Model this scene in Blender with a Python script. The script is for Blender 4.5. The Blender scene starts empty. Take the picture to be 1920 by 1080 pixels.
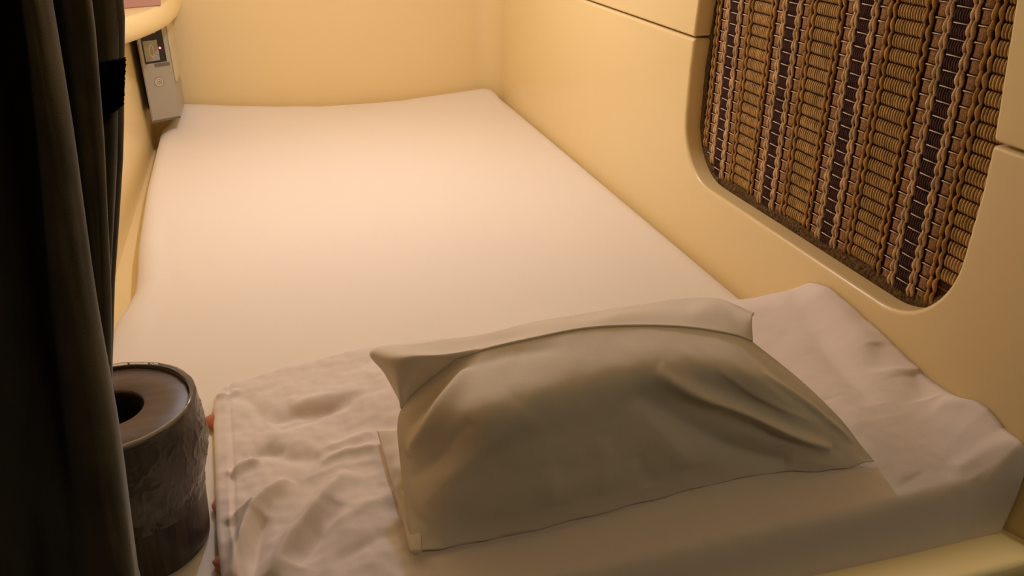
import bpy, bmesh, math, random
import numpy as np
from mathutils import Vector, noise
PILLOW_TOP = [[[0.076, 0.573, 0.034], [0.127, 0.57, 0.036], [0.193, 0.569, 0.037], [0.28, 0.571, 0.039], [0.361, 0.574, 0.041], [0.442, 0.571, 0.043], [0.499, 0.557, 0.045], [0.547, 0.554, 0.048]], [[0.078, 0.611, 0.05], [0.124, 0.578, 0.075], [0.188, 0.572, 0.08], [0.269, 0.576, 0.08], [0.345, 0.578, 0.085], [0.422, 0.575, 0.085], [0.485, 0.566, 0.072], [0.537, 0.568, 0.062]], [[0.08, 0.649, 0.07], [0.126, 0.598, 0.11], [0.183, 0.581, 0.125], [0.26, 0.587, 0.126], [0.332, 0.591, 0.128], [0.401, 0.587, 0.124], [0.457, 0.575, 0.11], [0.516, 0.581, 0.09]], [[0.091, 0.7, 0.105], [0.133, 0.611, 0.155], [0.186, 0.594, 0.17], [0.254, 0.603, 0.172], [0.315, 0.603, 0.173], [0.37, 0.598, 0.168], [0.423, 0.587, 0.152], [0.482, 0.607, 0.125]], [[0.144, 0.68, 0.165], [0.172, 0.667, 0.178], [0.211, 0.663, 0.184], [0.268, 0.663, 0.187], [0.32, 0.654, 0.187], [0.37, 0.645, 0.182], [0.411, 0.632, 0.175], [0.435, 0.629, 0.165]]]
FLAP = [[[0.091, 0.7, 0.105], [0.11, 0.7, 0.135], [0.144, 0.68, 0.165], [0.172, 0.667, 0.178], [0.211, 0.663, 0.184], [0.268, 0.663, 0.187], [0.32, 0.654, 0.187], [0.37, 0.645, 0.182], [0.411, 0.632, 0.175], [0.435, 0.629, 0.165]], [[0.091, 0.708, 0.108], [0.09, 0.694, 0.148], [0.099, 0.685, 0.171], [0.143, 0.685, 0.17], [0.196, 0.694, 0.168], [0.261, 0.688, 0.181], [0.325, 0.683, 0.183], [0.381, 0.677, 0.18], [0.428, 0.678, 0.18], [0.444, 0.648, 0.18]], [[0.092, 0.731, 0.1], [0.083, 0.745, 0.12], [0.072, 0.758, 0.142], [0.12, 0.734, 0.155], [0.179, 0.723, 0.162], [0.263, 0.733, 0.163], [0.334, 0.731, 0.166], [0.405, 0.733, 0.165], [0.447, 0.721, 0.165], [0.467, 0.679, 0.166]]]
PILLOW_FOLDS = [[[[0.567, 0.712], [0.65, 0.55], [0.758, 0.388], [0.892, 0.225]], 0.01, 0.01], [[[0.5, 0.638], [0.583, 0.425], [0.675, 0.162], [0.758, 0.062]], -0.007, 0.016], [[[0.5, 0.562], [0.542, 0.362], [0.567, 0.15]], 0.003, 0.012], [[[0.025, 0.562], [0.083, 0.675], [0.108, 0.812], [0.108, 0.925]], 0.008, 0.009], [[[0.033, 0.675], [0.058, 0.762], [0.058, 0.862]], -0.004, 0.006], [[[0.017, 0.438], [0.108, 0.538], [0.167, 0.688]], -0.003, 0.01], [[[0.025, 0.238], [0.125, 0.4], [0.225, 0.575], [0.283, 0.7]], 0.004, 0.02], [[[0.392, 0.125], [0.417, 0.312], [0.417, 0.45]], 0.002, 0.008], [[[0.317, 0.125], [0.325, 0.35]], 0.002, 0.008], [[[0.483, 0.1], [0.483, 0.312]], -0.002, 0.008], [[[0.725, 0.725], [0.783, 0.588], [0.892, 0.45]], 0.002, 0.008], [[[0.1, 0.95], [0.242, 0.962], [0.375, 0.925]], -0.002, 0.006], [[[0.867, 0.775], [0.933, 0.575], [0.983, 0.262]], 0.003, 0.006]]
DUVET_FOLDS = [[[[-0.084, 0.607], [-0.076, 0.646], [-0.065, 0.682], [-0.05, 0.705], [-0.027, 0.73]], 0.013, 0.0085], [[[-0.066, 0.601], [-0.061, 0.649], [-0.054, 0.681]], -0.006, 0.007], [[[-0.05, 0.597], [-0.035, 0.627], [-0.002, 0.674], [0.032, 0.72]], 0.01, 0.01], [[[-0.024, 0.603], [-0.002, 0.639], [0.021, 0.671]], -0.005, 0.01], [[[-0.088, 0.683], [-0.073, 0.695], [-0.06, 0.695]], 0.005, 0.006], [[[-0.086, 0.759], [-0.072, 0.773], [-0.054, 0.777]], 0.006, 0.006], [[[-0.064, 0.786], [-0.047, 0.793], [-0.03, 0.784]], -0.004, 0.007], [[[-0.043, 0.842], [-0.018, 0.851], [0.015, 0.849], [0.052, 0.845]], -0.005, 0.009], [[[0.007, 0.746], [0.041, 0.75], [0.075, 0.747]], 0.004, 0.006], [[[-0.103, 0.917], [-0.09, 0.919], [-0.078, 0.932]], 0.004, 0.005], [[[-0.034, 0.828], [0.002, 0.839], [0.039, 0.845]], -0.004, 0.009], [[[-0.047, 0.801], [-0.025, 0.774], [0.007, 0.755]], -0.004, 0.012], [[[0.003, 0.766], [0.037, 0.771], [0.068, 0.777]], 0.003, 0.008], [[[-0.02, 0.869], [0.017, 0.87], [0.073, 0.865]], 0.003, 0.012], [[[-0.09, 0.925], [-0.063, 0.899], [-0.046, 0.842]], -0.003, 0.01], [[[-0.002, 0.639], [0.04, 0.658], [0.073, 0.664]], 0.002, 0.009], [[[0.003, 0.594], [0.044, 0.611], [0.069, 0.61]], -0.002, 0.009], [[[-0.017, 0.725], [0.027, 0.73], [0.072, 0.727]], 0.002, 0.008], [[[0.661, 0.908], [0.627, 0.788], [0.602, 0.688], [0.594, 0.622]], -0.004, 0.016], [[[0.68, 0.881], [0.651, 0.748], [0.641, 0.648]], 0.004, 0.02], [[[0.653, 0.7], [0.64, 0.66]], -0.004, 0.014], [[[0.663, 0.648], [0.652, 0.605]], -0.006, 0.012], [[[0.652, 0.594], [0.671, 0.563], [0.676, 0.532]], 0.005, 0.009], [[[0.556, 0.644], [0.562, 0.58], [0.573, 0.53]], 0.003, 0.02], [[[0.634, 0.512], [0.633, 0.491], [0.627, 0.469]], -0.004, 0.006], [[[0.612, 0.51], [0.607, 0.487], [0.594, 0.466]], -0.003, 0.006], [[[0.62, 0.53], [0.646, 0.522], [0.67, 0.506]], 0.004, 0.01], [[[0.254, 0.499], [0.268, 0.485]], 0.002, 0.006], [[[0.39, 0.512], [0.384, 0.485]], 0.002, 0.005], [[[0.455, 0.504], [0.443, 0.479]], 0.002, 0.005]]
HEM = [[[0.071, 0.76, 0.04], [0.072, 0.709, 0.04], [0.073, 0.671, 0.038], [0.074, 0.639, 0.037], [0.074, 0.573, 0.036]], [[0.085, 0.743, 0.05], [0.084, 0.691, 0.052], [0.081, 0.655, 0.05], [0.08, 0.629, 0.045], [0.075, 0.571, 0.037]], [[0.108, 0.725, 0.06], [0.109, 0.671, 0.06], [0.103, 0.641, 0.055], [0.093, 0.618, 0.05], [0.083, 0.569, 0.038]]]
CURTAIN = {'L': [[-0.11, 0.4, 0.536], [-0.125, 0.4, 0.478], [-0.141, 0.4, 0.411], [-0.157, 0.4, 0.335], [-0.174, 0.4, 0.244]], 'v0': [[-0.101, 0.425, 0.533], [-0.115, 0.425, 0.47], [-0.13, 0.425, 0.398], [-0.143, 0.425, 0.315], [-0.16, 0.425, 0.216]], 'A': [[-0.081, 0.4, 0.535], [-0.085, 0.4, 0.475], [-0.091, 0.4, 0.405], [-0.096, 0.4, 0.322], [-0.105, 0.4, 0.225]], 'v1': [[-0.086, 0.43, 0.532], [-0.091, 0.43, 0.467], [-0.099, 0.43, 0.392], [-0.111, 0.43, 0.304], [-0.128, 0.43, 0.202]], 'B': [[-0.07, 0.425, 0.532], [-0.078, 0.425, 0.467], [-0.089, 0.425, 0.393], [-0.105, 0.425, 0.307], [-0.125, 0.425, 0.206]], 'v2': [[-0.073, 0.45, 0.529], [-0.082, 0.45, 0.46], [-0.096, 0.45, 0.382], [-0.114, 0.45, 0.291], [-0.135, 0.45, 0.185]], 'Cc': [[-0.06, 0.455, 0.528], [-0.074, 0.455, 0.458], [-0.094, 0.455, 0.379], [-0.114, 0.455, 0.288], [-0.135, 0.455, 0.18]]}
PATCH = [[-0.075, 0.452, 0.501], [-0.062, 0.452, 0.503], [-0.067, 0.452, 0.481], [-0.071, 0.452, 0.478], [-0.077, 0.452, 0.476], [-0.077, 0.452, 0.489]]

Z0 = 0.50            # height of the mattress top above the floor
random.seed(4)
COL = bpy.context.scene.collection
def R(d): return math.radians(d)

# ------------------------------------------------------------------ materials
def mat(name, color, rough=0.6, spec=0.5, metal=0.0, coat=0.0, sheen=0.0, bump=None, var=None, trans=0.0, emit=None):
    m = bpy.data.materials.new(name); m.use_nodes = True
    nt = m.node_tree; b = nt.nodes['Principled BSDF']
    b.inputs['Base Color'].default_value = (*color, 1)
    b.inputs['Roughness'].default_value = rough
    b.inputs['Specular IOR Level'].default_value = spec
    b.inputs['Metallic'].default_value = metal
    b.inputs['Coat Weight'].default_value = coat
    b.inputs['Coat Roughness'].default_value = 0.2
    b.inputs['Sheen Weight'].default_value = sheen
    b.inputs['Transmission Weight'].default_value = trans
    if emit:
        b.inputs['Emission Color'].default_value = (*emit[0], 1); b.inputs['Emission Strength'].default_value = emit[1]
    tc = nt.nodes.new('ShaderNodeTexCoord')
    if var:      # (scale, amount, stretch)
        mp = nt.nodes.new('ShaderNodeMapping'); mp.inputs['Scale'].default_value = var[2]
        n = nt.nodes.new('ShaderNodeTexNoise'); n.inputs['Scale'].default_value = var[0]; n.inputs['Detail'].default_value = 5
        r = nt.nodes.new('ShaderNodeValToRGB')
        a = var[1]
        r.color_ramp.elements[0].position = .3; r.color_ramp.elements[1].position = .7
        r.color_ramp.elements[0].color = (*[c*(1-a) for c in color], 1); r.color_ramp.elements[1].color = (*[min(1, c*(1+a)) for c in color], 1)
        nt.links.new(tc.outputs['Object'], mp.inputs[0]); nt.links.new(mp.outputs[0], n.inputs['Vector'])
        nt.links.new(n.outputs['Fac'], r.inputs[0]); nt.links.new(r.outputs[0], b.inputs['Base Color'])
    if bump:     # (scale, strength, distance, stretch)
        mp = nt.nodes.new('ShaderNodeMapping'); mp.inputs['Scale'].default_value = bump[3] if len(bump) > 3 else (1, 1, 1)
        n = nt.nodes.new('ShaderNodeTexNoise'); n.inputs['Scale'].default_value = bump[0]; n.inputs['Detail'].default_value = 4
        bp = nt.nodes.new('ShaderNodeBump'); bp.inputs['Strength'].default_value = bump[1]; bp.inputs['Distance'].default_value = bump[2]
        nt.links.new(tc.outputs['Object'], mp.inputs[0]); nt.links.new(mp.outputs[0], n.inputs['Vector'])
        nt.links.new(n.outputs['Fac'], bp.inputs['Height']); nt.links.new(bp.outputs[0], b.inputs['Normal'])
    return m
CREAM = (.81, .655, .335)
M = dict(
 shell=mat('cream_plastic', CREAM, .34, .5, coat=.25, bump=(9, .05, .004)),
 sheet=mat('white_sheet', (.80, .745, .665), .92, .2, sheen=.1, bump=(14, .25, .004)),
 duvet=mat('white_quilt', (.80, .72, .67), .92, .2, sheen=.1, bump=(60, .22, .003)),
 pillow=mat('white_cotton', (.78, .71, .61), .95, .15, sheen=.1, bump=(90, .16, .002)),
 velvet=mat('dark_velvet', (.078, .054, .022), .95, .1, sheen=.25, bump=(1800, .3, .0008), var=(60, .35, (1, 1, .5))),
 tape=mat('black_tape', (.002, .002, .002), 1, .05, bump=(700, 1, .002)),
 grey=mat('grey_plastic', (.36, .33, .26), .45, .4),
 greyd=mat('grey_plastic_dark', (.14, .12, .09), .5, .4),
 beige=mat('beige_plastic', (.55, .48, .30), .5, .4, bump=(120, .5, .002)),
 black=mat('black_gloss', (.012, .009, .007), .2, .5),
 card=mat('card_grey', (.30, .29, .24), .5, .4, var=(90, .15, (1, 1, 1))),
 steel=mat('steel', (.62, .56, .44), .3, .5, metal=.6),
 led=mat('led_red', (1, .15, .15), .4, emit=((1, .12, .16), 3.5)),
 wood=mat('dark_wood_print', (.055, .036, .024), .4, .4, var=(14, .55, (9, 9, .5)), bump=(30, .2, .002, (8, 8, .5))),
 lid=mat('brown_lid', (.105, .072, .046), .45, .5, var=(20, .18, (1, 6, 1))),
 dark=mat('dark_rim', (.018, .012, .009), .35, .5),
 inside=mat('bin_inside', (.004, .004, .004), .6, .3),
 salmon=mat('salmon_cloth', (.50, .17, .085), .9, .2, sheen=.2, bump=(200, .4, .002)),
 box=mat('pink_card', (.45, .25, .20), .7, .3),
 floor=mat('dark_floor', (.03, .027, .022), .8, .2, bump=(60, .3, .003)),
 w_dark=mat('weave_dark', (.075, .036, .032), .9, .2, bump=(500, .6, .001), var=(60, .3, (1, 1, 1))),
 w_cord=mat('weave_cord', (.66, .46, .26), .95, .15, bump=(900, 1, .001), var=(55, .3, (1, 1, 1))),
 w_tan=mat('weave_tan', (.46, .27, .10), .95, .15, bump=(900, 1, .001), var=(55, .3, (1, 1, 1))),
 w_rib=mat('weave_rib', (.48, .31, .125), .95, .15, bump=(900, .8, .001), var=(70, .25, (1, 1, 1))),
 w_brown=mat('weave_brown', (.30, .165, .07), .95, .15, bump=(600, 1, .0015), var=(400, .45, (1, 1, 1))),
 w_back=mat('weave_back', (.06, .022, .008), 1, .1),
 w_tick=mat('weave_tick', (.8, .65, .46), .8, .2),
 w_bind=mat('weave_binding', (.14, .085, .036), 1, .1, bump=(260, 1, .006), var=(240, .6, (1, 1, 1))),
)
# clear crinkled film: mostly see-through, glossy on the creases
def film_mat():
    m = bpy.data.materials.new('clear_film'); m.use_nodes = True; nt = m.node_tree; nt.nodes.clear()
    o = nt.nodes.new('ShaderNodeOutputMaterial'); t = nt.nodes.new('ShaderNodeBsdfTransparent'); g = nt.nodes.new('ShaderNodeBsdfGlossy')
    g.inputs['Roughness'].default_value = .12; g.inputs['Color'].default_value = (.95, .95, .95, 1); t.inputs['Color'].default_value = (.93, .92, .9, 1)
    fr = nt.nodes.new('ShaderNodeFresnel'); fr.inputs[0].default_value = 1.45
    tc = nt.nodes.new('ShaderNodeTexCoord'); mp = nt.nodes.new('ShaderNodeMapping'); mp.inputs['Scale'].default_value = (1, 1, .55); mp.inputs['Rotation'].default_value = (.5, .4, 0)
    n = nt.nodes.new('ShaderNodeTexVoronoi'); n.feature = 'DISTANCE_TO_EDGE'; n.inputs['Scale'].default_value = 60
    nz = nt.nodes.new('ShaderNodeTexNoise'); nz.inputs['Scale'].default_value = 45; nz.inputs['Detail'].default_value = 3
    ad = nt.nodes.new('ShaderNodeMath'); ad.operation = 'ADD'
    b = nt.nodes.new('ShaderNodeBump'); b.inputs['Strength'].default_value = .5; b.inputs['Distance'].default_value = .0016
    mx = nt.nodes.new('ShaderNodeMixShader')
    df = nt.nodes.new('ShaderNodeBsdfDiffuse'); df.inputs['Color'].default_value = (.8, .75, .7, 1); m2 = nt.nodes.new('ShaderNodeMixShader'); m2.inputs[0].default_value = .10
    L = nt.links.new
    L(tc.outputs['Object'], mp.inputs[0]); L(mp.outputs[0], n.inputs['Vector']); L(mp.outputs[0], nz.inputs['Vector'])
    L(n.outputs['Distance'], ad.inputs[0]); L(nz.outputs['Fac'], ad.inputs[1]); L(ad.outputs[0], b.inputs['Height'])
    L(b.outputs[0], g.inputs['Normal']); L(b.outputs[0], fr.inputs['Normal']); L(b.outputs[0], df.inputs['Normal'])
    L(fr.outputs[0], mx.inputs[0]); L(t.outputs[0], m2.inputs[1]); L(df.outputs[0], m2.inputs[2]); L(m2.outputs[0], mx.inputs[1]); L(g.outputs[0], mx.inputs[2]); L(mx.outputs[0], o.inputs[0])
    return m
M['film'] = film_mat()

# ------------------------------------------------------------------ helpers
def new_obj(name, verts, faces, mats, parent=None, smooth=True, fm=None):
    me = bpy.data.meshes.new(name); me.from_pydata([tuple(map(float, v)) for v in verts], [], faces)
    for m in (mats if isinstance(mats, (list, tuple)) else [mats]): me.materials.append(m)
    if fm: me.polygons.foreach_set('material_index', fm)
    if smooth: me.polygons.foreach_set('use_smooth', [True]*len(me.polygons))
    me.update()
    bm = bmesh.new(); bm.from_mesh(me); bmesh.ops.recalc_face_normals(bm, faces=bm.faces); bm.to_mesh(me); bm.free()
    o = bpy.data.objects.new(name, me); COL.objects.link(o)
    if parent: o.parent = parent
    return o
def tag(o, label=None, cat=None, group=None, kind=None):
    for k, v in (('label', label), ('category', cat), ('group', group), ('kind', kind)):
        if v: o[k] = v
    return o
def empty(name, loc, label, cat):
    o = bpy.data.objects.new(name, None); COL.objects.link(o); o.location = loc; o.empty_display_size = .02
    return tag(o, label, cat)
def gridfaces(nr, nc, off=0, closed=False):
    F = []
    for j in range(nr-1):
        for i in range(nc if closed else nc-1):
            k = (i+1) % nc
            F.append((off+j*nc+i, off+j*nc+k, off+(j+1)*nc+k, off+(j+1)*nc+i))
    return F
def cr(P, n):
    P = np.array(P, float); m = len(P); Q = np.vstack([2*P[0]-P[1], P, 2*P[-1]-P[-2]]); out = []
    for a in np.linspace(0, m-1, n):
        i = min(int(a), m-2); s = a-i; p0, p1, p2, p3 = Q[i:i+4]
        out.append(.5*(2*p1+(p2-p0)*s+(2*p0-5*p1+4*p2-p3)*s*s+(3*p1-p0-3*p2+p3)*s**3))
    return np.array(out)
def net(N, nu, nv):          # N rows of control points -> nv x nu grid
    A = np.array([cr(r, nu) for r in N]); return np.array([cr(A[:, i], nv) for i in range(nu)]).transpose(1, 0, 2)
def polydist(X, Y, poly):
    P = cr(poly, max(2, 6*(len(poly)-1)+1)) if len(poly) > 2 else np.array(poly, float)
    best = np.full(X.shape, 9.); tt = np.zeros(X.shape); n = len(P)-1
    for i in range(n):
        a, b = P[i], P[i+1]; d = b-a; L = max(1e-9, d@d)
        t = np.clip(((X-a[0])*d[0]+(Y-a[1])*d[1])/L, 0, 1)
        q = np.hypot(X-a[0]-t*d[0], Y-a[1]-t*d[1]); m = q < best
        best = np.where(m, q, best); tt = np.where(m, (i+t)/n, tt)
    return best, tt
def folds(X, Y, F, sx=1.):
    H = np.zeros(X.shape)
    for poly, amp, w in F:
        d, t = polydist(X, Y, poly)
        H += amp*np.exp(-(d/w)**1.6)*np.clip(4*t*(1-t), 0, 1)**.5
    return H
def fbm(X, Y, s, seed=0., ax=1., ay=1.):
    out = np.zeros(X.shape)
    for idx in np.ndindex(X.shape):
        out[idx] = noise.noise(Vector((X[idx]*s*ax, Y[idx]*s*ay, seed)))
    return out
def normals(G):
    du = np.gradient(G, axis=1); dv = np.gradient(G, axis=0); n = np.cross(du, dv); return n/np.maximum(1e-9, np.linalg.norm(n, axis=2, keepdims=True))
def box(name, x, y, z, m, parent=None, bev=0.0, seg=3):
    v = [(a, b, c) for c in z for b in y for a in x]
    f = [(0, 2, 3, 1), (4, 5, 7, 6), (0, 1, 5, 4), (2, 6, 7, 3), (0, 4, 6, 2), (1, 3, 7, 5)]
    o = new_obj(name, v, f, m, parent, smooth=bev > 0)
    if bev: add_bevel(o, bev, seg)
    return o
def add_bevel(o, w, seg=3, ang=40):
    b = o.modifiers.new('bevel', 'BEVEL'); b.width = w; b.segments = seg; b.limit_method = 'ANGLE'; b.angle_limit = R(ang); b.harden_normals = False
    o.data.polygons.foreach_set('use_smooth', [True]*len(o.data.polygons))
    w_ = o.modifiers.new('wn', 'WEIGHTED_NORMAL'); w_.keep_sharp = True
def prism(name, outline, axis, a, b, m, parent=None, bev=0.0, seg=3, ang=40):
    """outline: 2D loop; extruded along axis from a to b"""
    def p(u, v, w): return {'x': (w, u, v), 'y': (u, w, v), 'z': (u, v, w)}[axis]
    n = len(outline); V = [p(u, v, a) for u, v in outline]+[p(u, v, b) for u, v in outline]
    F = [tuple(range(n)), tuple(range(2*n-1, n-1, -1))]+[(i, i+n, (i+1) % n+n, (i+1) % n) for i in range(n)]
    o = new_obj(name, V, F, m, parent, smooth=False)
    if bev: add_bevel(o, bev, seg, ang)
    return o
def arc(cx, cy, r, a0, a1, n=10):
    return [(cx+r*math.cos(R(a0+(a1-a0)*i/n)), cy+r*math.sin(R(a0+(a1-a0)*i/n))) for i in range(n+1)]

# ================================================================== berth shell
XL, XR, YF, YB, ZC = -.295, .673, .505, 2.45, Z0+1.02
SEAM = Z0+.347
# window opening on the right wall (y, z)
wy0, wy1, wz0, wz1, wr = .630, 1.252, Z0+.124, Z0+.70, .098
lowU = [(wy1-.004, SEAM)] + [(wy1, Z0+.30)] + arc(wy1-wr, wz0+wr, wr, 0, -90, 14) + arc(wy0+wr*1.05, wz0+wr*1.05, wr*1.05, 270, 180, 14) + [(wy0-.002, Z0+.30), (wy0, SEAM)]
lower = [(2.40, SEAM), (2.40, Z0-.12), (YF, Z0-.12), (YF, Z0-.026), (.4925, Z0+.05), (.482, Z0+.14), (.478, Z0+.22), (.478, SEAM)]
outline = [(2.40, SEAM)] + lowU + [(.478, SEAM)] + lower[:0:-1][1:]
wall_r = prism('wall_right', outline, 'x', XR, XR+.034, M['shell'], bev=.0055, seg=4, ang=30); tag(wall_r, kind='structure')
s2 = SEAM+.0032
up = [(2.40, s2), (2.40, ZC), (.478, ZC), (.478, s2), (wy0, s2), (wy0+.012, Z0+.45)] + arc(wy0+.03+wr, wz1-wr, wr, 180, 90, 10) + arc(wy1-wr-.02, wz1-wr, wr, 90, 0, 10) + [(wy1-.012, Z0+.45), (wy1-.002, s2)]
wall_u = prism('wall_right_upper', up, 'x', XR, XR+.034, M['shell'], bev=.0045, seg=4, ang=30); tag(wall_u, kind='structure')
tag(box('wall_right_outer', (XR+.036, XR+.06), (.478, 2.52), (Z0-.14, ZC), M['shell']), kind='structure')
# back wall with rounded corners into the side walls
pl_ = [(XL, 2.39)] + [(XL+.05-.05*math.cos(R(a)), 2.40+.05*math.sin(R(a))) for a in range(0, 91, 10)] + [(XR-.065+.065*math.sin(R(a)), 2.385+.065*math.cos(R(a))) for a in range(0, 91, 6)] + [(XR, 2.386)]
outer = [(XR+.035, 2.386), (XR+.035, 2.53), (XL-.03, 2.53), (XL-.03, 2.39)]
bw = prism('wall_back', pl_+outer, 'z', Z0-.12, ZC, M['shell']); tag(bw, kind='structure')
for p in bw.data.polygons: p.use_smooth = abs(p.normal.z) < .5 and p.center.y < 2.46
bw.modifiers.new('es', 'EDGE_SPLIT').split_angle = R(35)
tag(box('wall_left', (XL-.03, XL), (.50, 2.39), (Z0-.12, ZC), M['shell']), kind='structure')
tag(box('ceiling', (XL-.03, XR+.06), (.44, 2.53), (ZC, ZC+.03), M['shell']), kind='structure')
tag(box('floor', (-1.6, 2.2), (-1.2, .46), (-.02, 0), M['floor']), kind='structure')
# berth platform and its front rim
tag(box('berth_base', (XL, XR), (YF-.02, 2.45), (Z0-.13, Z0-.052), M['shell']), kind='structure')
rim = [(.505, Z0-.026), (.505, Z0-.06), (.505, Z0-.14), (.452, Z0-.14), (.452, Z0-.045), (.456, Z0-.030), (.462, Z0-.026)]
r_ = prism('trim_1', [(a, b) for a, b in rim], 'x', XL-.4, XR+.5, M['shell'], bev=.003, seg=3); tag(r_, kind='structure')
tag(box('wall_front', (XL-.4, XR+.5), (.456, .50), (0, Z0-.14), M['shell']), kind='structure')
# right door jamb flaring outwards from the inner wall to the corridor
J = []; NZ = 24
for k in range(NZ+1):
    z = Z0-.0262 + (ZC-Z0+.026)*k/NZ
    h = z-Z0
    ye = np.interp(h, [-.026, .05, .14, .22], [.5045, .492, .4815, .4775])
    J.append([(XR+.006, ye+.0015, z), (XR+.0022, ye-.001, z), (XR+.003, ye-.004, z), (XR+.022, ye-.050+.004*0, z), (XR+.040, .42, z), (XR+.33, .42, z), (XR+.33, .46, z), (XR+.07, .475, z)])
V = [p for row in J for p in row]
jb = new_obj('trim_2', V, gridfaces(NZ+1, 8), M['shell']); tag(jb, kind='structure')
jb.modifiers.new('es', 'EDGE_SPLIT').split_angle = R(50)

# ================================================================== window blind (woven)
BX = XR+.0335
by0, by1, bz0, bz1 = .612, 1.262, Z0+.114, Z0+.72
blind = empty('window_blind', (BX, (by0+by1)/2, bz0), 'brown and purple striped woven blind filling the rounded window', 'window blind')
def rel(V, e): return [(v[0]-e.location.x, v[1]-e.location.y, v[2]-e.location.z) for v in V]
def inside(y, z, m=.0):
    # within the rounded outline of the opening, shrunk by m
    y0, y1, z0 = wy0-.010+m, wy1+.010-m, wz0-.006+m; r = wr
    if y < y0 or y > y1 or z < z0: return False
    if z < z0+r:
        if y < y0+r: return (y-y0-r)**2+(z-z0-r)**2 < r*r
        if y > y1-r: return (y-y1+r)**2+(z-z0-r)**2 < r*r
    return True
WV, WF, WM = [], [], []
MI = ['w_back', 'w_dark', 'w_cord', 'w_tan', 'w_rib', 'w_brown', 'w_tick']
def tube(path, rad, mi, n=6, squash=1.0):
    """path of (x,y,z) running mostly up or along; builds a closed rounded strand"""
    off = len(WV); m = len(path); P = [Vector(p) for p in path]
    for k, p in enumerate(P):
        t = (P[min(k+1, m-1)]-P[max(k-1, 0)]).normalized()
        a = Vector((1, 0, 0)); b = t.cross(a).normalized(); a = b.cross(t).normalized()
        r = rad(k/(m-1)) if callable(rad) else rad
        for i in range(n):
            w = 2*math.pi*i/n; WV.append(tuple(p+a*math.cos(w)*r*squash+b*math.sin(w)*r))
    for k in range(m-1):
        for i in range(n):
            j = (i+1) % n; WF.append((off+k*n+i, off+k*n+j, off+(k+1)*n+j, off+(k+1)*n+i)); WM.append(MI.index(mi))
    for base in (off, off+(m-1)*n):
        WF.append(tuple(base+i for i in range(n))); WM.append(MI.index(mi))
def slab(x0, x1, y0, y1, z0, z1, mi, puff=.0):
    off = len(WV); cy, cz = (y0+y1)/2, (z0+z1)/2
    k = .82
    for (x, s) in ((x1, 1.0), (x0, k)):
        for (y, z) in ((y0, z0), (y1, z0), (y1, z1), (y0, z1)): WV.append((x, cy+(y-cy)*s, cz+(z-cz)*s))
    for f in ((4, 5, 6, 7), (0, 1, 5, 4), (1, 2, 6, 5), (2, 3, 7, 6), (3, 0, 4, 7)): WF.append(tuple(off+i for i in f)); WM.append(MI.index(mi))
# backing
off = len(WV); WV += [(BX-.001, by0-.02, bz0-.01), (BX-.001, by1+.02, bz0-.01), (BX-.001, by1+.02, bz1), (BX-.001, by0-.02, bz1)]; WF.append((off, off+1, off+2, off+3)); WM.append(0)
PER, PITCH = .1495, .0165
dark_c = [.734+PER*k for k in range(-1, 5)]
segs = [('dark', .000, .0225), ('cord', .0225, .0338), ('sq', .0338, .0492), ('pair', .0492, .0648), ('rib', .0648, .1072), ('pair', .1072, .1228), ('sq', .1228, .1382), ('cord', .1382, .1495)]
nrow = int((bz1-bz0)/PITCH)
rs = random.Random(2)
def sstrand(yc, z0, z1, r, mi, x, sway, ph, bulk=.25):
    n = 7; tube([(x-.0012*math.sin(math.pi*k/(n-1)), yc+sway*math.sin(ph+2*math.pi*k/(n-1)), z0+(z1-z0)*k/(n-1)) for k in range(n)], lambda t: r*(1-bulk+bulk*1.6*math.sin(math.pi*t)), mi)
for dc in dark_c:
    for kind, a, b in segs:
        y0, y1 = dc-.01125+a, dc-.01125+b; yc = (y0+y1)/2; w = y1-y0
        phase = {'dark': 0, 'cord': .3, 'sq': .1, 'pair': .55, 'rib': .5}[kind]*PITCH
        for r in range(-1, nrow+1):
            z0 = bz0+r*PITCH+phase+(yc-.9)*.0; z1 = z0+PITCH; zc = (z0+z1)/2
            if not inside(yc, zc, .014 if kind != 'rib' else .016): continue
            if kind == 'dark':
                for k in range(6):
                    yy = y0+w*(.10+.80*k/5); sstrand(yy, z0+.0012, z1-.0012, .00155, 'w_dark', BX-.0030, .0002, rs.random()*6)
                tube([(BX-.0035, y0+.0008, z0), (BX-.0042, yc, z0+.0002), (BX-.0035, y1-.0008, z0)], .00062, 'w_tick', 5)
            elif kind == 'sq':
                slab(BX-.0028, BX-.001, y0+.0012, y1-.0012, z0+.0014, z1-.0014, 'w_brown')
                tube([(BX-.003, y0+.0008, z0), (BX-.0034, y1-.0008, z0)], .00058, 'w_tick', 5)
            elif kind == 'cord':
                j = rs.uniform(-.0004, .0004)
                for s in (-1, 1): sstrand(yc+s*.0020+j+rs.uniform(-.0003, .0003), z0-.0005+rs.uniform(-.0006, .0006), z1+.0008, rs.uniform(.0021, .0026), 'w_cord', BX-.0038-(.0006*s), .0010*s, 0, .35)
            elif kind == 'pair':
                for s in (-1, 1): sstrand(yc+s*.0041+rs.uniform(-.0006, .0006), z0-.0002+rs.uniform(-.0006, .0006), z1+.0004, rs.uniform(.0021, .0027), 'w_tan', BX-.0034, .0008*s, rs.random(), .35)
            else:
                n = 10
                for k in range(n):
                    yy = y0+w*(k+.5)/n; tube([(BX-.0014, yy, z0+.0026), (BX-.0030, yy, z0+.0050), (BX-.0034, yy+.0002, zc), (BX-.0030, yy, z1-.0028), (BX-.0014, yy+.0002, z1-.0006)], rs.uniform(.0014, .0018), 'w_rib', 5)
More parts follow.
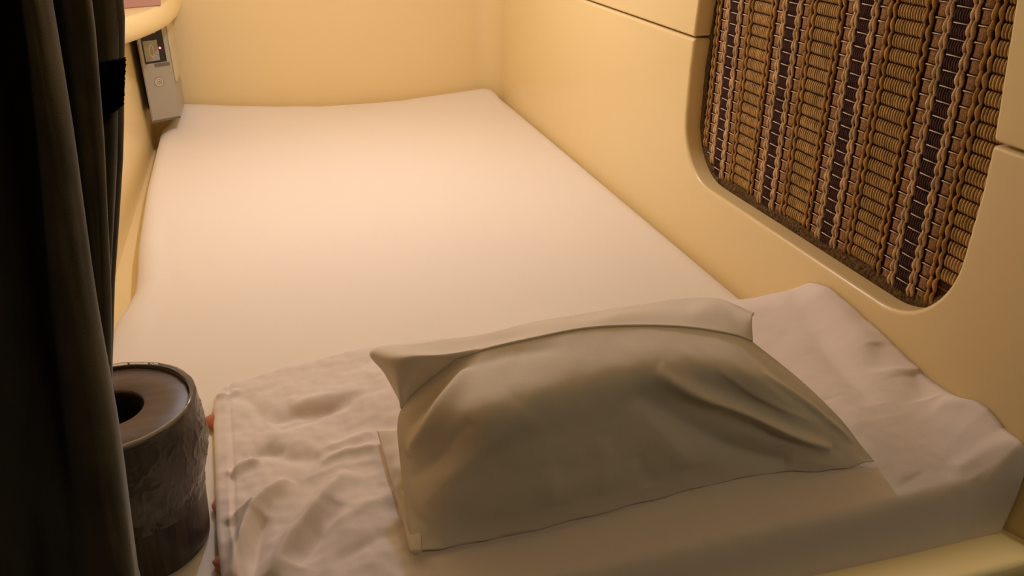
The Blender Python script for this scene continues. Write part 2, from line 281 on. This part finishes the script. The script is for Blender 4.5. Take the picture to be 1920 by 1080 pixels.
# thin horizontal weft threads
for r in range(nrow):
    z = bz0+r*PITCH
    ys = [y for y in np.arange(by0, by1, .01) if inside(y, z, .012)]
    if len(ys) > 2: tube([(BX-.0012, ys[0], z), (BX-.0012, ys[-1], z)], .0006, 'w_tan', 4)
new_obj('woven_panel', rel(WV, blind), WF, [M[k] for k in MI], blind, True, WM)
# fuzzy binding running round the edge of the cloth
path = [(wy1+.004, z) for z in np.arange(bz1, wz0+wr, -.02)] + arc(wy1+.004-wr, wz0+.004+wr, wr, 0, -90, 16) + arc(wy0-.004+wr, wz0+.004+wr, wr, 270, 180, 16) + [(wy0-.004, z) for z in np.arange(wz0+wr, bz1, .02)]
path = cr(path, 320); BVv, BF = [], []
nn = 10
for k, p in enumerate(path):
    t = path[min(k+1, len(path)-1)]-path[max(k-1, 0)]; t = t/np.linalg.norm(t); nrm = np.array([-t[1], t[0]])
    jr = 1+.14*noise.noise(Vector((k*.9, 0, 0)))
    for i in range(nn):
        w = 2*math.pi*i/nn; q = p+nrm*math.cos(w)*.0125*jr
        BVv.append((BX-.0015-.0042*math.sin(w)*jr+.0006*noise.noise(Vector((k*.7, i*1.3, 4))), q[0], q[1]))
new_obj('edge_binding', rel(BVv, blind), gridfaces(len(path), nn, 0, True), M['w_bind'], blind)

# ================================================================== mattress
def left_edge(y): return float(np.interp(y, [.53, 1.14, 1.20, 1.25, 1.31, 1.39, 1.51, 1.65, 1.82, 2.0, 2.3, 2.45], [-.262, -.257, -.256, -.246, -.238, -.242, -.252, -.258, -.265, -.268, -.272, -.25]))
def smooth(t): t = np.clip(t, 0, 1); return t*t*(3-2*t)
NX, NY = 70, 130
y_ = np.linspace(.535, 2.442, NY)
fy = y_.copy()
far_x = [-.26, -.218, -.072, .146, .377, .604, .67]; far_h = [.034, .030, .016, -.003, 0, .017, .022]
V = []; rows = NY
prof = [(0, -.050), (-.003, -.035), (-.002, -.018), (.004, -.007), (.014, -.001)]      # rounded side: (inset, height)
def mat_pt(y, x, h): return (x, y, Z0+h)
for j, y in enumerate(y_):
    xl, xr = left_edge(y), XR-.004
    e = max(0, (y-2.36)/.082); rc = .055*(1-math.sqrt(max(0, 1-e*e)))        # rounded corners at the far end
    xl += rc*.3; xr -= rc*1.0
    d = .10; fh = smooth((y-2.18)/.27)
    endr = -.05*(1-math.sqrt(max(0, 1-max(0, (y-2.415)/.027)**2)))*.5 if y > 2.415 else 0
    endr += -.05*(1-math.sqrt(max(0, 1-min(1, (.565-y)/.03)**2))) if y < .565 else 0
    L = []
    gap = 1 if y > 1.45 else .0
    for ins, h in prof: L.append((xl+ins, h))
    for i in range(NX):
        s = (i+1)/(NX+1); x = xl+.014+(xr-.014-xl-.014)*s
        hh = np.interp(x, far_x, far_h)*fh
        hh += smooth((y-1.0)/.1)*.0022*noise.noise(Vector((x*5, y*3, 1)))+smooth((y-1.0)/.1)*.0010*noise.noise(Vector((x*14, y*6, 5)))
        # soft lengthwise ridge where the sheet is pulled round the left edge
        dl = x-xl; hh += .0045*math.exp(-((dl-.045-.02*math.sin(y*3))/.012)**2)*smooth((y-1.0)/.2)*smooth((1.8-y)/.3)
        L.append((x, hh))
    for ins, h in reversed(prof): L.append((xr-ins, h))
    for (x, h) in L: V.append(mat_pt(y, x, max(-.05, h+endr)))
nc = NX+2*len(prof)
F = gridfaces(NY, nc); F.append(tuple(range(nc))); F.append(tuple((NY-1)*nc+i for i in reversed(range(nc))))
F.append(tuple([j*nc for j in range(NY)]+[j*nc+nc-1 for j in reversed(range(NY))]))
mt = new_obj('mattress', V, F, M['sheet']); tag(mt, 'long flat mattress under a smooth white fitted sheet between cream walls', 'mattress')

# ================================================================== quilt folded under the pillow
def q_left(y): return float(np.interp(y, [.50, .61, .666, .706, .797, .88, .926], [-.075, -.089, -.095, -.099, -.102, -.106, -.107]))
def q_far(x): return float(np.interp(x, [-.107, -.095, -.082, -.03, .09, .30, .585, .62, .668], [.926, .945, .958, .968, .972, .975, .955, .93, .905]))
NX, NY = 250, 200
S = np.linspace(0, 1, NX)**1.5; T = np.linspace(0, 1, NY)
X = np.zeros((NY, NX)); Y = np.zeros((NY, NX))
for i, s in enumerate(S):
    for j, t in enumerate(T):
        y = .508+(.93-.508)*t; xl = q_left(y); x = xl+(.6715-xl)*s; yf = q_far(x)
        y0 = .507-.012*float(smooth((x-.1)/.5)); tt = t**1.25; X[j, i] = x; Y[j, i] = y0+(yf-y0)*tt
base = np.interp(X, [-.11, .0, .07, .19, .35, .5, .6, .669], [.011, .020, .028, .040, .050, .060, .068, .078])
base += smooth((X-.60)/.06)*np.interp(Y, [.5, .55, .6, .65, .73, .82, .9, .93], [.0, .008, .0, .004, .014, .020, .006, -.02])
base *= 1-(1-np.interp(Y, [.50, .53, .56, .60, .65], [.46, .58, .72, .90, 1]))*(1-smooth((X-.625)/.045))*smooth((X-.05)/.15)
base -= smooth((Y-.84)/.14)*smooth((X-.05)/.2)*base*.45
fold = folds(X, Y, DUVET_FOLDS)*1.5
wr_ = .0020*fbm(X, Y, 16, 3)+.0013*fbm(X, Y, 34, 8)+.0007*fbm(X, Y, 80, 2)
H = base+fold+wr_*np.where(X > .1, .8, 1.7)
# far edge: thin hem rounding down onto the mattress
ed = np.clip((np.array([[q_far(X[j, i]) for i in range(NX)] for j in range(NY)])-Y)/(.010+.035*smooth((X-.35)/.3)), 0, 1)
H *= np.sqrt(1-(1-ed)**2)*.93+.07
# left edge rounding
el = np.clip((X-X[:, :1])/.006, 0, 1); H = np.where(el < 1, H*(.55+.45*np.sqrt(1-(1-el)**2)), H)
# hem stitched along left edge
H += .0022*(1-smooth((X-X[:, :1]-.014)/.0018)) - .0016*np.exp(-((X-X[:, :1]-.0185)/.0022)**2)
H = np.maximum(H, .0035)
# front roll down behind the rim
fr = np.clip((Y-Y[:1, :])/(.018+.006*smooth((X+.0)/.3)-.010*smooth((X-.60)/.07)), 0, 1)
H = -.0262+(H+.0262)*np.sqrt(np.clip(1-(1-fr)**2.2, 0, 1))
V = []; 
Yq = Y - .009*smooth((X-.60)/.07)*np.clip((H+.02)/.07, 0, 1)*np.clip(1-(Y-Y[:1, :])/.05, 0, 1); Xq = X.copy()
top = np.stack([Xq, Yq, H+Z0], 2)
bot = np.stack([Xq, np.maximum(Y, Yq), np.where(Y < .54, np.maximum(np.minimum(H-.003, .0015-.0245*(Y < .533)), -.0268), .0012)+Z0], 2)
bot[..., 2] = np.minimum(bot[..., 2], top[..., 2]-.0015)
n1 = NX*NY
V = list(top.reshape(-1, 3))+list(bot.reshape(-1, 3))
F = gridfaces(NY, NX)+[tuple(reversed(f)) for f in gridfaces(NY, NX, n1)]
for i in range(NX-1): F += [(i, i+n1, i+1+n1, i+1), ((NY-1)*NX+i, (NY-1)*NX+i+1, (NY-1)*NX+i+1+n1, (NY-1)*NX+i+n1)]
for j in range(NY-1): F += [(j*NX, (j+1)*NX, (j+1)*NX+n1, j*NX+n1), (j*NX+NX-1, j*NX+NX-1+n1, (j+1)*NX+NX-1+n1, (j+1)*NX+NX-1)]
quilt = new_obj('folded_quilt', V, F, M['duvet']); tag(quilt, 'creased white folded quilt lying under the pillow across the near end of the mattress', 'quilt')
def quilt_h(x, y):
    d = (X-x)**2+(Y-y)**2; k = np.unravel_index(d.argmin(), d.shape); return float(H[k])

# ================================================================== pillow
pil = empty('pillow', (.30, .62, Z0+.05), 'plump white pillow resting on the folded quilt, its near side in shadow', 'pillow')
NU, NV = 150, 84
G = net(np.array(PILLOW_TOP), NU, NV)
u, v = np.meshgrid(np.linspace(0, 1, NU), np.linspace(0, 1, NV))
Lx, Ly = .45, .20
PF = [([(a*Lx, b*Ly) for a, b in poly], amp*1.25, w) for poly, amp, w in PILLOW_FOLDS]
d = folds(u*Lx, v*Ly, PF)
d += .0022*fbm(u*Lx, v*Ly, 14, 1)+.0006*fbm(u*Lx, v*Ly, 55, 6)
d *= smooth(v/.06)*smooth((1.0-v)/.05)*smooth(u/.03)*smooth((1-u)/.03)
Nn = normals(G); 
if Nn[NV//2, NU//2, 1] > 0: Nn = -Nn
G = G+Nn*d[..., None]
# bottom edge follows the quilt with a slight wave
G[:8, :, 2] += (.0012*np.sin(u[:8]*60))*(1-v[:8]/v[7, 0])
crest = G[-1]; front = G[0]
back = []
ub = np.linspace(0, 1, NU)
k_ = np.sin(np.pi*np.clip(ub, 0, 1))**.5
for f_, (dy, hz) in enumerate([(.008, .975), (.030, .86), (.06, .66), (.095, .42), (.105, .25)]):
    row = crest.copy(); row[:, 1] += dy*(.25+.75*k_); fl = np.array([.040+.02*x for x in ub]); row[:, 2] = fl+(crest[:, 2]-fl)*hz*(.75+.25*k_ if f_ else 1); back.append(row)
lowb = back[-1].copy(); lowb[:, 2] = np.minimum(lowb[:, 2], .058); lowb[:, 1] -= .01
under = [lowb]+[lowb*(1-q)+(front+np.array([0, .004, 0]))*q for q in (.2, .4, .6, .8, 1.)]
for r in under+back[-3:]:
    for p in r: p[2] = max(p[2] if any(r is b for b in back) else 0, quilt_h(p[0], p[1])+.0012)
for jj in range(4):
    for p in G[jj][6:-12]: p[2] = max(p[2], quilt_h(p[0], p[1])+.0012)
rest = np.array(back+under)
tgt_v = np.linspace(1, 0, len(rest)+2)[1:-1]
we = (smooth(u[0]/.07)*smooth((1-u[0])/.07))
for k in range(len(rest)):
    g = G[int(tgt_v[k]*(NV-1))]+np.array([0, .0006, -.0006]); rest[k] = g*(1-we[:, None])+rest[k]*we[:, None]
allr = list(G)+list(rest)
V = np.array(allr); V[..., 2] += Z0; nr = len(allr)
F = gridfaces(nr, NU)
F += [((nr-1)*NU+i, (nr-1)*NU+i+1, i+1, i) for i in range(NU-1)]
body = new_obj('pillow_body', rel(V.reshape(-1, 3), pil), F, M['pillow'], pil)
# pillowcase flange beyond the seam
nl = int(round(139*2/9)); colL = G[int(.75*(NV-1)):, 0]; 
b0 = np.array([cr(colL, nl+1)[k] for k in range(nl)]+list(cr(G[-1], 140-nl)))
fl = net(np.array(FLAP), 140, 26)
wgt = (1-np.linspace(0, 1, 26)/.5).clip(0, 1)[:, None, None]
fl = fl+(b0-fl[0])[None]*wgt
uu, vv = np.meshgrid(np.linspace(0, 1, 140), np.linspace(0, 1, 26))
fl[..., 2] += Z0+.0022*np.sin(vv*3.1)*fbm(uu*.5, vv*.06, 22, 3)*2
fl[..., 1] += .003*fbm(uu*.5, vv*.06, 30, 9)*vv
o = new_obj('flange', rel(fl.reshape(-1, 3), pil), gridfaces(26, 140), M['pillow'], pil)
sm = o.modifiers.new('s', 'SOLIDIFY'); sm.thickness = .0022; sm.offset = 0
# piped seam between body and flange
sp = fl[0]; sv = []
for k, p in enumerate(sp):
    for i in range(6): w = 2*math.pi*i/6; sv.append((p[0], p[1]+.0011*math.cos(w), p[2]+.0011+.0011*math.sin(w)))
new_obj('seam', rel(sv, pil), gridfaces(len(sp), 6, 0, True), M['pillow'], pil)
# loose hem of the case poking out at the left under the pillow
hm = net(np.array(HEM), 60, 14); uu, vv = np.meshgrid(np.linspace(0, 1, 60), np.linspace(0, 1, 14))
hm[..., 2] += .004*fbm(uu*.2, vv*.04, 40, 5)*np.sin(vv*3.14)
for p in hm.reshape(-1, 3): p[2] = max(p[2], quilt_h(p[0], p[1])+.0025)
hm[..., 2] += Z0
o = new_obj('hem', rel(hm.reshape(-1, 3), pil), gridfaces(14, 60), M['pillow'], pil)
sm = o.modifiers.new('s', 'SOLIDIFY'); sm.thickness = .0022; sm.offset = 0

# ================================================================== salmon blanket edge
bl = []
NB, nn = 60, 12
for k in range(NB):
    y = .625+.275*k/(NB-1)
    bulge = .016*math.exp(-((y-.882)/.016)**2)+.009*math.exp(-((y-.725)/.02)**2)+.012*math.exp(-((y-.642)/.016)**2)-.008
    xc = q_left(y)+.010; hw = .014+bulge; hh = .0046+.10*max(0, bulge); xc -= .45*max(0, bulge)
    for i in range(nn):
        w = 2*math.pi*i/nn; bl.append((xc-hw*math.cos(w)*1.0, y+.002*math.sin(i*2+k*.7), Z0+.0015+hh+hh*math.sin(w)*(1 if math.cos(w) > 0 else .6)))
F = gridfaces(NB, nn, 0, True)+[tuple(range(nn)), tuple((NB-1)*nn+i for i in reversed(range(nn)))]
sb = new_obj('folded_blanket', bl, F, M['salmon']); tag(sb, 'salmon cloth blanket edge peeking out from under the quilt beside the bin', 'blanket')

# ================================================================== round bin wrapped in film
bx, by = -.169, .697; BH = .155; RT, RB = .0728, .063
bin_ = empty('waste_bin', (bx, by, Z0+.002), 'small round dark wood-grain bin wrapped in clear film, standing beside the curtain', 'bin')
def lathe(name, prof, m, parent, n=96, jitter=None, cap=False):
    V = []
    for k, (r, z) in enumerate(prof):
        for i in range(n):
            a = 2*math.pi*i/n; rr = r+(jitter(a, z, k) if jitter else 0); V.append((rr*math.cos(a), rr*math.sin(a), z))
    F = gridfaces(len(prof), n, 0, True)
    if cap: F += [tuple(range(n)), tuple((len(prof)-1)*n+i for i in reversed(range(n)))]
    return new_obj(name, V, F, m, parent)
o = lathe('body', [(RB-.004, 0), (RB, .002), (RB+.001, .01), (RT-.001, BH-.012), (RT, BH-.004), (RT-.0005, BH), (RT-.003, BH), (RT-.004, BH-.006), (RB-.004, .006), (.001, .005)], M['wood'], bin_)
o = lathe('lid', [(.0290, BH-.0035), (.0293, BH-.0015), (.0305, BH-.0006), (.05, BH-.0004), (RT-.0060, BH-.0002), (RT-.0050, BH-.001), (RT-.0045, BH-.006)], M['lid'], bin_)
lathe('rim', [(RT-.0050, BH-.002), (RT-.0040, BH+.0016), (RT-.0015, BH+.0022), (RT+.0008, BH+.0008), (RT+.0008, BH-.002)], M['dark'], bin_)
lathe('liner', [(.0291, BH-.0030), (.0270, BH-.006), (.0262, BH-.09), (.03, BH-.13), (.001, BH-.135)], M['inside'], bin_)
def fj(a, z, k):
    c, s = math.cos(a)*3, math.sin(a)*3
    q = 1-abs(noise.noise(Vector((c*2.2+z*45, s*2.2, z*55))))*2.2; q2 = 1-abs(noise.noise(Vector((c*5-z*60, s*5, z*150+7))))*2.4
    return .0011*noise.noise(Vector((c*1.2, s*1.2, z*45)))+(.0010*max(0, q)**5+.0006*max(0, q2)**5)*(1 if z < BH-.012 else .35)
fp = [(RB+.0035, BH-.098), (RB+.0045, BH-.085), (RT-.0005, BH-.07), (RT+.0035, BH-.055), (RT+.0045, BH-.045), (RT+.0045, BH-.035), (RT+.0042, BH-.025), (RT+.0035, BH-.015), (RT+.0025, BH-.007), (RT+.002, BH-.002), (RT+.0018, BH+.003), (RT-.001, BH+.0045), (RT-.004, BH+.0038)]
fpp = []
for (r0, z0), (r1, z1) in zip(fp, fp[1:]): fpp += [(r0+(r1-r0)*t, z0+(z1-z0)*t) for t in (0, .17, .33, .5, .66, .83)]
fpp.append(fp[-1])
lathe('plastic_wrap', fpp, M['film'], bin_, n=420, jitter=fj)

# ================================================================== curtain
rowsz = 60
def ext(P):     # continue each fold line above and below the measured stretch
    P = np.array(P); a = P[0]+(P[0]-P[1])*np.array([.5, 1, 6.2]); b = P[-1]+(P[-1]-P[-2])*np.array([.4, 1, 3.4]); 
    return np.vstack([a, P, b])
Lk = ['L', 'v0', 'A', 'v1', 'B', 'v2', 'Cc']
E = {k: ext(CURTAIN[k]) for k in Lk}
zs = np.linspace(.90, -.12, rowsz)
def at(k, z):
    P = E[k]; o_ = np.argsort(P[:, 2]); return np.array([np.interp(z, P[o_, 2], P[o_, 0]), P[2, 1]])
CV = []
for z in zs:
    p = {k: at(k, z) for k in Lk}
    pts = [p['L']+[-.34, .02], p['L']+[-.30, -.022], p['L']+[-.25, .03], p['L']+[-.19, -.02], p['L']+[-.13, .032], p['L']+[-.06, -.02], p['L']*.5+p['v0']*.5+[-.03, .03], p['v0']+[-.012, .010], p['v0']+[.012, -.012], p['A']*.6+p['v0']*.4+[0, -.016], p['A']+[-.004, -.008], p['A']+[0, 0], p['A']+[-.003, .014], p['v1']+[-.003, .01],
           p['v1']*.5+p['B']*.5+[-.001, -.004], p['B']+[-.002, -.003], p['B']+[0, .002], p['v2']+[-.005, .004], p['v2']*.5+p['Cc']*.5+[0, -.003], p['Cc']+[-.002, -.002], p['Cc']+[0, .003], p['Cc']+[-.008, .012], p['Cc']+[-.03, .02]]
    c = cr(pts, 150)
    for i, q in enumerate(c):
        CV.append((q[0]+.0008*noise.noise(Vector((i*.13, z*7, 0))), q[1]+.0028*noise.noise(Vector((i*.12, z*5, 3)))+.0010*noise.noise(Vector((i*.5, z*22, 7))), Z0+z))
cur = new_obj('curtain', CV, gridfaces(rowsz, 150), M['velvet']); tag(cur, 'dark olive velvet curtain gathered in folds at the left of the opening', 'curtain')
sm = cur.modifiers.new('s', 'SOLIDIFY'); sm.thickness = .0025; sm.offset = 0
# black hook tape sewn on the curtain edge, frayed outline
PV = []; 
poly = [(p[0], p[2]) for p in PATCH]
ol = []
for k in range(len(poly)):
    a, b = np.array(poly[k]), np.array(poly[(k+1) % len(poly)]); n = max(2, int(np.linalg.norm(b-a)/.0006))
    for t in range(n): q = a+(b-a)*t/n; ol.append((q[0]+random.uniform(-.0003, .0003), q[1]+random.uniform(-.0003, .0003)+Z0))
pt = prism('hook_tape', ol, 'y', .4415, .4445, M['tape'], cur); pt['label'] = 'black frayed hook-and-loop patch'

# ================================================================== shelf, box, control unit at the far left
def loop_loft(name, loops, m, parent=None):
    n = len(loops[0]); V = [p for l in loops for p in l]; F = gridfaces(len(loops), n, 0, True)
    F += [tuple(range(n)), tuple((len(loops)-1)*n+i for i in reversed(range(n)))]
    return new_obj(name, V, F, m, parent)
pts = cr([(-.294, 1.80), (-.262, 1.90), (-.225, 2.00), (-.194, 2.12), (-.180, 2.25), (-.178, 2.36), (-.178, 2.449)], 40)
loops = []
cz, hz = Z0+.295, .028
for a in [-90, -75, -60, -40, -20, 0, 20, 40, 60, 75, 90]:
    ins = .030*(1-math.cos(R(a)))*(1 if a < 0 else .35); z = cz+hz*math.sin(R(a))
    l = []
    for (x, y) in pts:
        t = (y-1.80)/.3; l.append((max(XL+.001, x-ins*(.9)), y+ins*(1.0 if y < 2.3 else 0)*min(1, (2.449-y)*5), z))
    l += [(XL+.001, 2.449, z), (XL+.001, 2.0, z)]
    loops.append(l)
sh = loop_loft('wall_shelf', loops, M['shell']); tag(sh, 'rounded cream moulded shelf on the left wall above the grey control unit', 'shelf')
sh.modifiers.new('es', 'EDGE_SPLIT').split_angle = R(60)
bxo = prism('cardboard_box', [(-.290, 2.07), (-.200, 2.105), (-.210, 2.22), (-.290, 2.22)], 'z', Z0+.3235, Z0+.42, M['box'], bev=.0015, seg=2)
tag(bxo, 'pinkish cardboard box sitting on the cream shelf at the left wall', 'box')

A_, B_ = np.array([-.277, 2.200]), np.array([-.213, 2.236]); ax = (B_-A_); WD = np.linalg.norm(ax); ax /= WD; nx = np.array([ax[1], -ax[0]])
unit = empty('control_unit', (-.245, 2.30, Z0+.04), 'grey wall control unit with dark slot window and round lock above the mattress corner', 'control panel')
h0, h1 = .040, .285
def fp_(uu, out=0.): q = A_+ax*uu*WD+nx*out; return q
q0, q1 = fp_(0), fp_(1)
o = prism('casing', rel([(q0[0], q0[1], 0), (q1[0], q1[1], 0), (-.210, 2.38, 0), (-.277, 2.38, 0)], unit) and [(p[0]-unit.location.x, p[1]-unit.location.y) for p in (q0, q1, (-.210, 2.38), (-.277, 2.38))], 'z', h0-.04, h1-.04, M['grey'], unit, bev=.0012, seg=2)
box('mounting_plate', (-.294+.245, -.277+.245), (.02, .11), (.004, h1-.04), M['greyd'], unit)
def facep(name, u0, u1, z0, z1, out0, out1, m, parent=None, bev=0):
    c = []
    for z in (z0, z1):
        for (uu, oo) in ((u0, out0), (u1, out0), (u1, out1), (u0, out1)): q = fp_(uu, oo); c.append((q[0]-unit.location.x, q[1]-unit.location.y, z-.04))
    o = new_obj(name, c, [(0, 1, 2, 3), (7, 6, 5, 4), (0, 4, 5, 1), (1, 5, 6, 2), (2, 6, 7, 3), (3, 7, 4, 0)], m, parent or unit, smooth=False)
    if bev: add_bevel(o, bev, 2)
    return o
def ph(px_u, z): return z
facep('front_plate', .03, .955, h0+.003, .172, .0, .0016, M['grey'], bev=.0006)
facep('bezel', .03, .12, .172, h1, .0, .0022, M['grey']); facep('bezel', .86, .955, .172, h1, .0, .0022, M['grey']); facep('bezel', .12, .86, .168, .1785, .0, .0022, M['grey'])
win = facep('slot_window', .12, .86, .178, h1-.002, -.002, .0008, M['black'])
cd = facep('card', .16, .64, .184, .232, .0008, .0030, M['card'], win, bev=.0008)
tk = facep('tag', .42, .64, .2475, .2525, .0008, .0016, M['beige'], win)
# raised oval on the card
ov = []; nO = 28
for s in (1.0, .72):
    for i in range(nO):
        a = 2*math.pi*i/nO; q = fp_(.40+.075*s*math.cos(a), .0036); ov.append((q[0]-unit.location.x, q[1]-unit.location.y, .208-.04+.0145*(s if s == 1 else .86)*(abs(math.sin(a))**.6)*(1 if math.sin(a) > 0 else -1)))
new_obj('oval_mark', ov, [(i, (i+1) % nO, nO+(i+1) % nO, nO+i) for i in range(nO)], M['steel'], cd)
facep('label_slot', .42, .93, .1690, .1770, .0022, .0028, M['greyd'])
def disc_ring(name, uc, zc, r0, r1, o0, o1, m, parent=None, n=32):
    V = []
    for (r, oo) in ((r0, o0), (r0, o1), (r1, o1), (r1, o0)):
        for i in range(n):
            a = 2*math.pi*i/n; q = fp_(uc+r*math.cos(a)/WD, oo); V.append((q[0]-unit.location.x, q[1]-unit.location.y, zc-.04+r*math.sin(a)))
    F = gridfaces(4, n, 0, True)
    F += [tuple(3*n+i for i in range(n))] if r1 < r0*.2 or True else []
    return new_obj(name, V, F, m, parent or unit, smooth=False)
disc_ring('lock_groove', .47, .133, .0118, .0116, .0005, .0020, M['greyd']); lk = disc_ring('lock', .47, .133, .0098, .0075, .0005, .0030, M['steel']); disc_ring('lock_core', .47, .133, .0045, .0030, .0005, .0030, M['steel'], lk); 
disc_ring('led', .70, .212, .0024, .0010, .0008, .0032, M['led'], win)
facep('bottom_lip', 0, 1, h0-.003, h0+.001, -.004, .0008, M['greyd'])
# ribbed beige strip along the side of the casing
sv = []; 
sd0, sd1 = np.array([-.2125, 2.25]), np.array([-.2102, 2.37]); nn2 = np.array([1, -.05])
prism('side_strip', [(p[0]-unit.location.x, p[1]-unit.location.y) for p in (sd0, sd1, sd1+[.004, 0], sd0+[.004, 0])], 'z', .125-.04, h1-.04, M['beige'], unit, bev=.001, seg=2)

# ================================================================== lights
LAMP = (.15, 1.64, ZC-.17)
lamp = empty('ceiling_lamp', (LAMP[0], LAMP[1], ZC-.01), 'small round warm ceiling downlight at the far end of the berth', 'lamp')
V = []; n = 32
pf = [(.055, .029), (.058, .0), (.045, -.012), (.040, -.004), (.038, .02)]
for r, z in pf:
    for i in range(n): a = 2*math.pi*i/n; V.append((r*math.cos(a), r*math.sin(a), z))
new_obj('housing', V, gridfaces(len(pf), n, 0, True), M['steel'], lamp)
def area(name, loc, rot, size, power, color, shape='DISK', sy=None):
    l = bpy.data.lights.new(name, 'AREA'); l.shape = shape; l.size = size; l.energy = power; l.color = color
    if sy: l.size_y = sy
    o = bpy.data.objects.new(name, l); COL.objects.link(o); o.location = loc; o.rotation_euler = rot; return o
WARM = (1, 1.0, 1.28)
pl2 = bpy.data.lights.new('bulb_light', 'POINT'); pl2.energy = 8.7; pl2.color = WARM; pl2.shadow_soft_size = .022
lo = bpy.data.objects.new('bulb_light', pl2); COL.objects.link(lo); lo.location = LAMP
area('front_fill', (.75, -.6, 1.95), (R(38), R(18), 0), .4, 3.6, (1, .79, .50))  # unseen fill lamp, added to lift the shaded pillow front, quilt and curtain
area('rim_fill', (.70, .405, Z0+1.85), (0, R(-4), 0), .04, 10, (1, .84, .66))  # added overhead fill, unseen, placed so it brightens mainly the front rim and jamb

w = bpy.data.worlds.new('world'); bpy.context.scene.world = w; w.use_nodes = True
w.node_tree.nodes['Background'].inputs[0].default_value = (.9, .6, .4, 1); w.node_tree.nodes['Background'].inputs[1].default_value = .006

# ================================================================== camera
cam = bpy.data.cameras.new('camera'); co = bpy.data.objects.new('camera', cam); COL.objects.link(co)
cam.sensor_width = 36; cam.lens = 1569/1920*36; cam.clip_start = .02
co.location = (0, 0, Z0+.58); co.rotation_euler = (R(90-26.1), 0, R(-16.4))
sc = bpy.context.scene; sc.camera = co
sc.view_settings.view_transform = 'Standard'; sc.view_settings.look = 'None'; sc.view_settings.gamma = 1; sc.view_settings.use_curve_mapping = False
sc.view_settings.exposure = 0.0
sc.cycles.max_bounces = 12; sc.cycles.diffuse_bounces = 8; sc.cycles.use_denoising = True; sc.cycles.transparent_max_bounces = 16
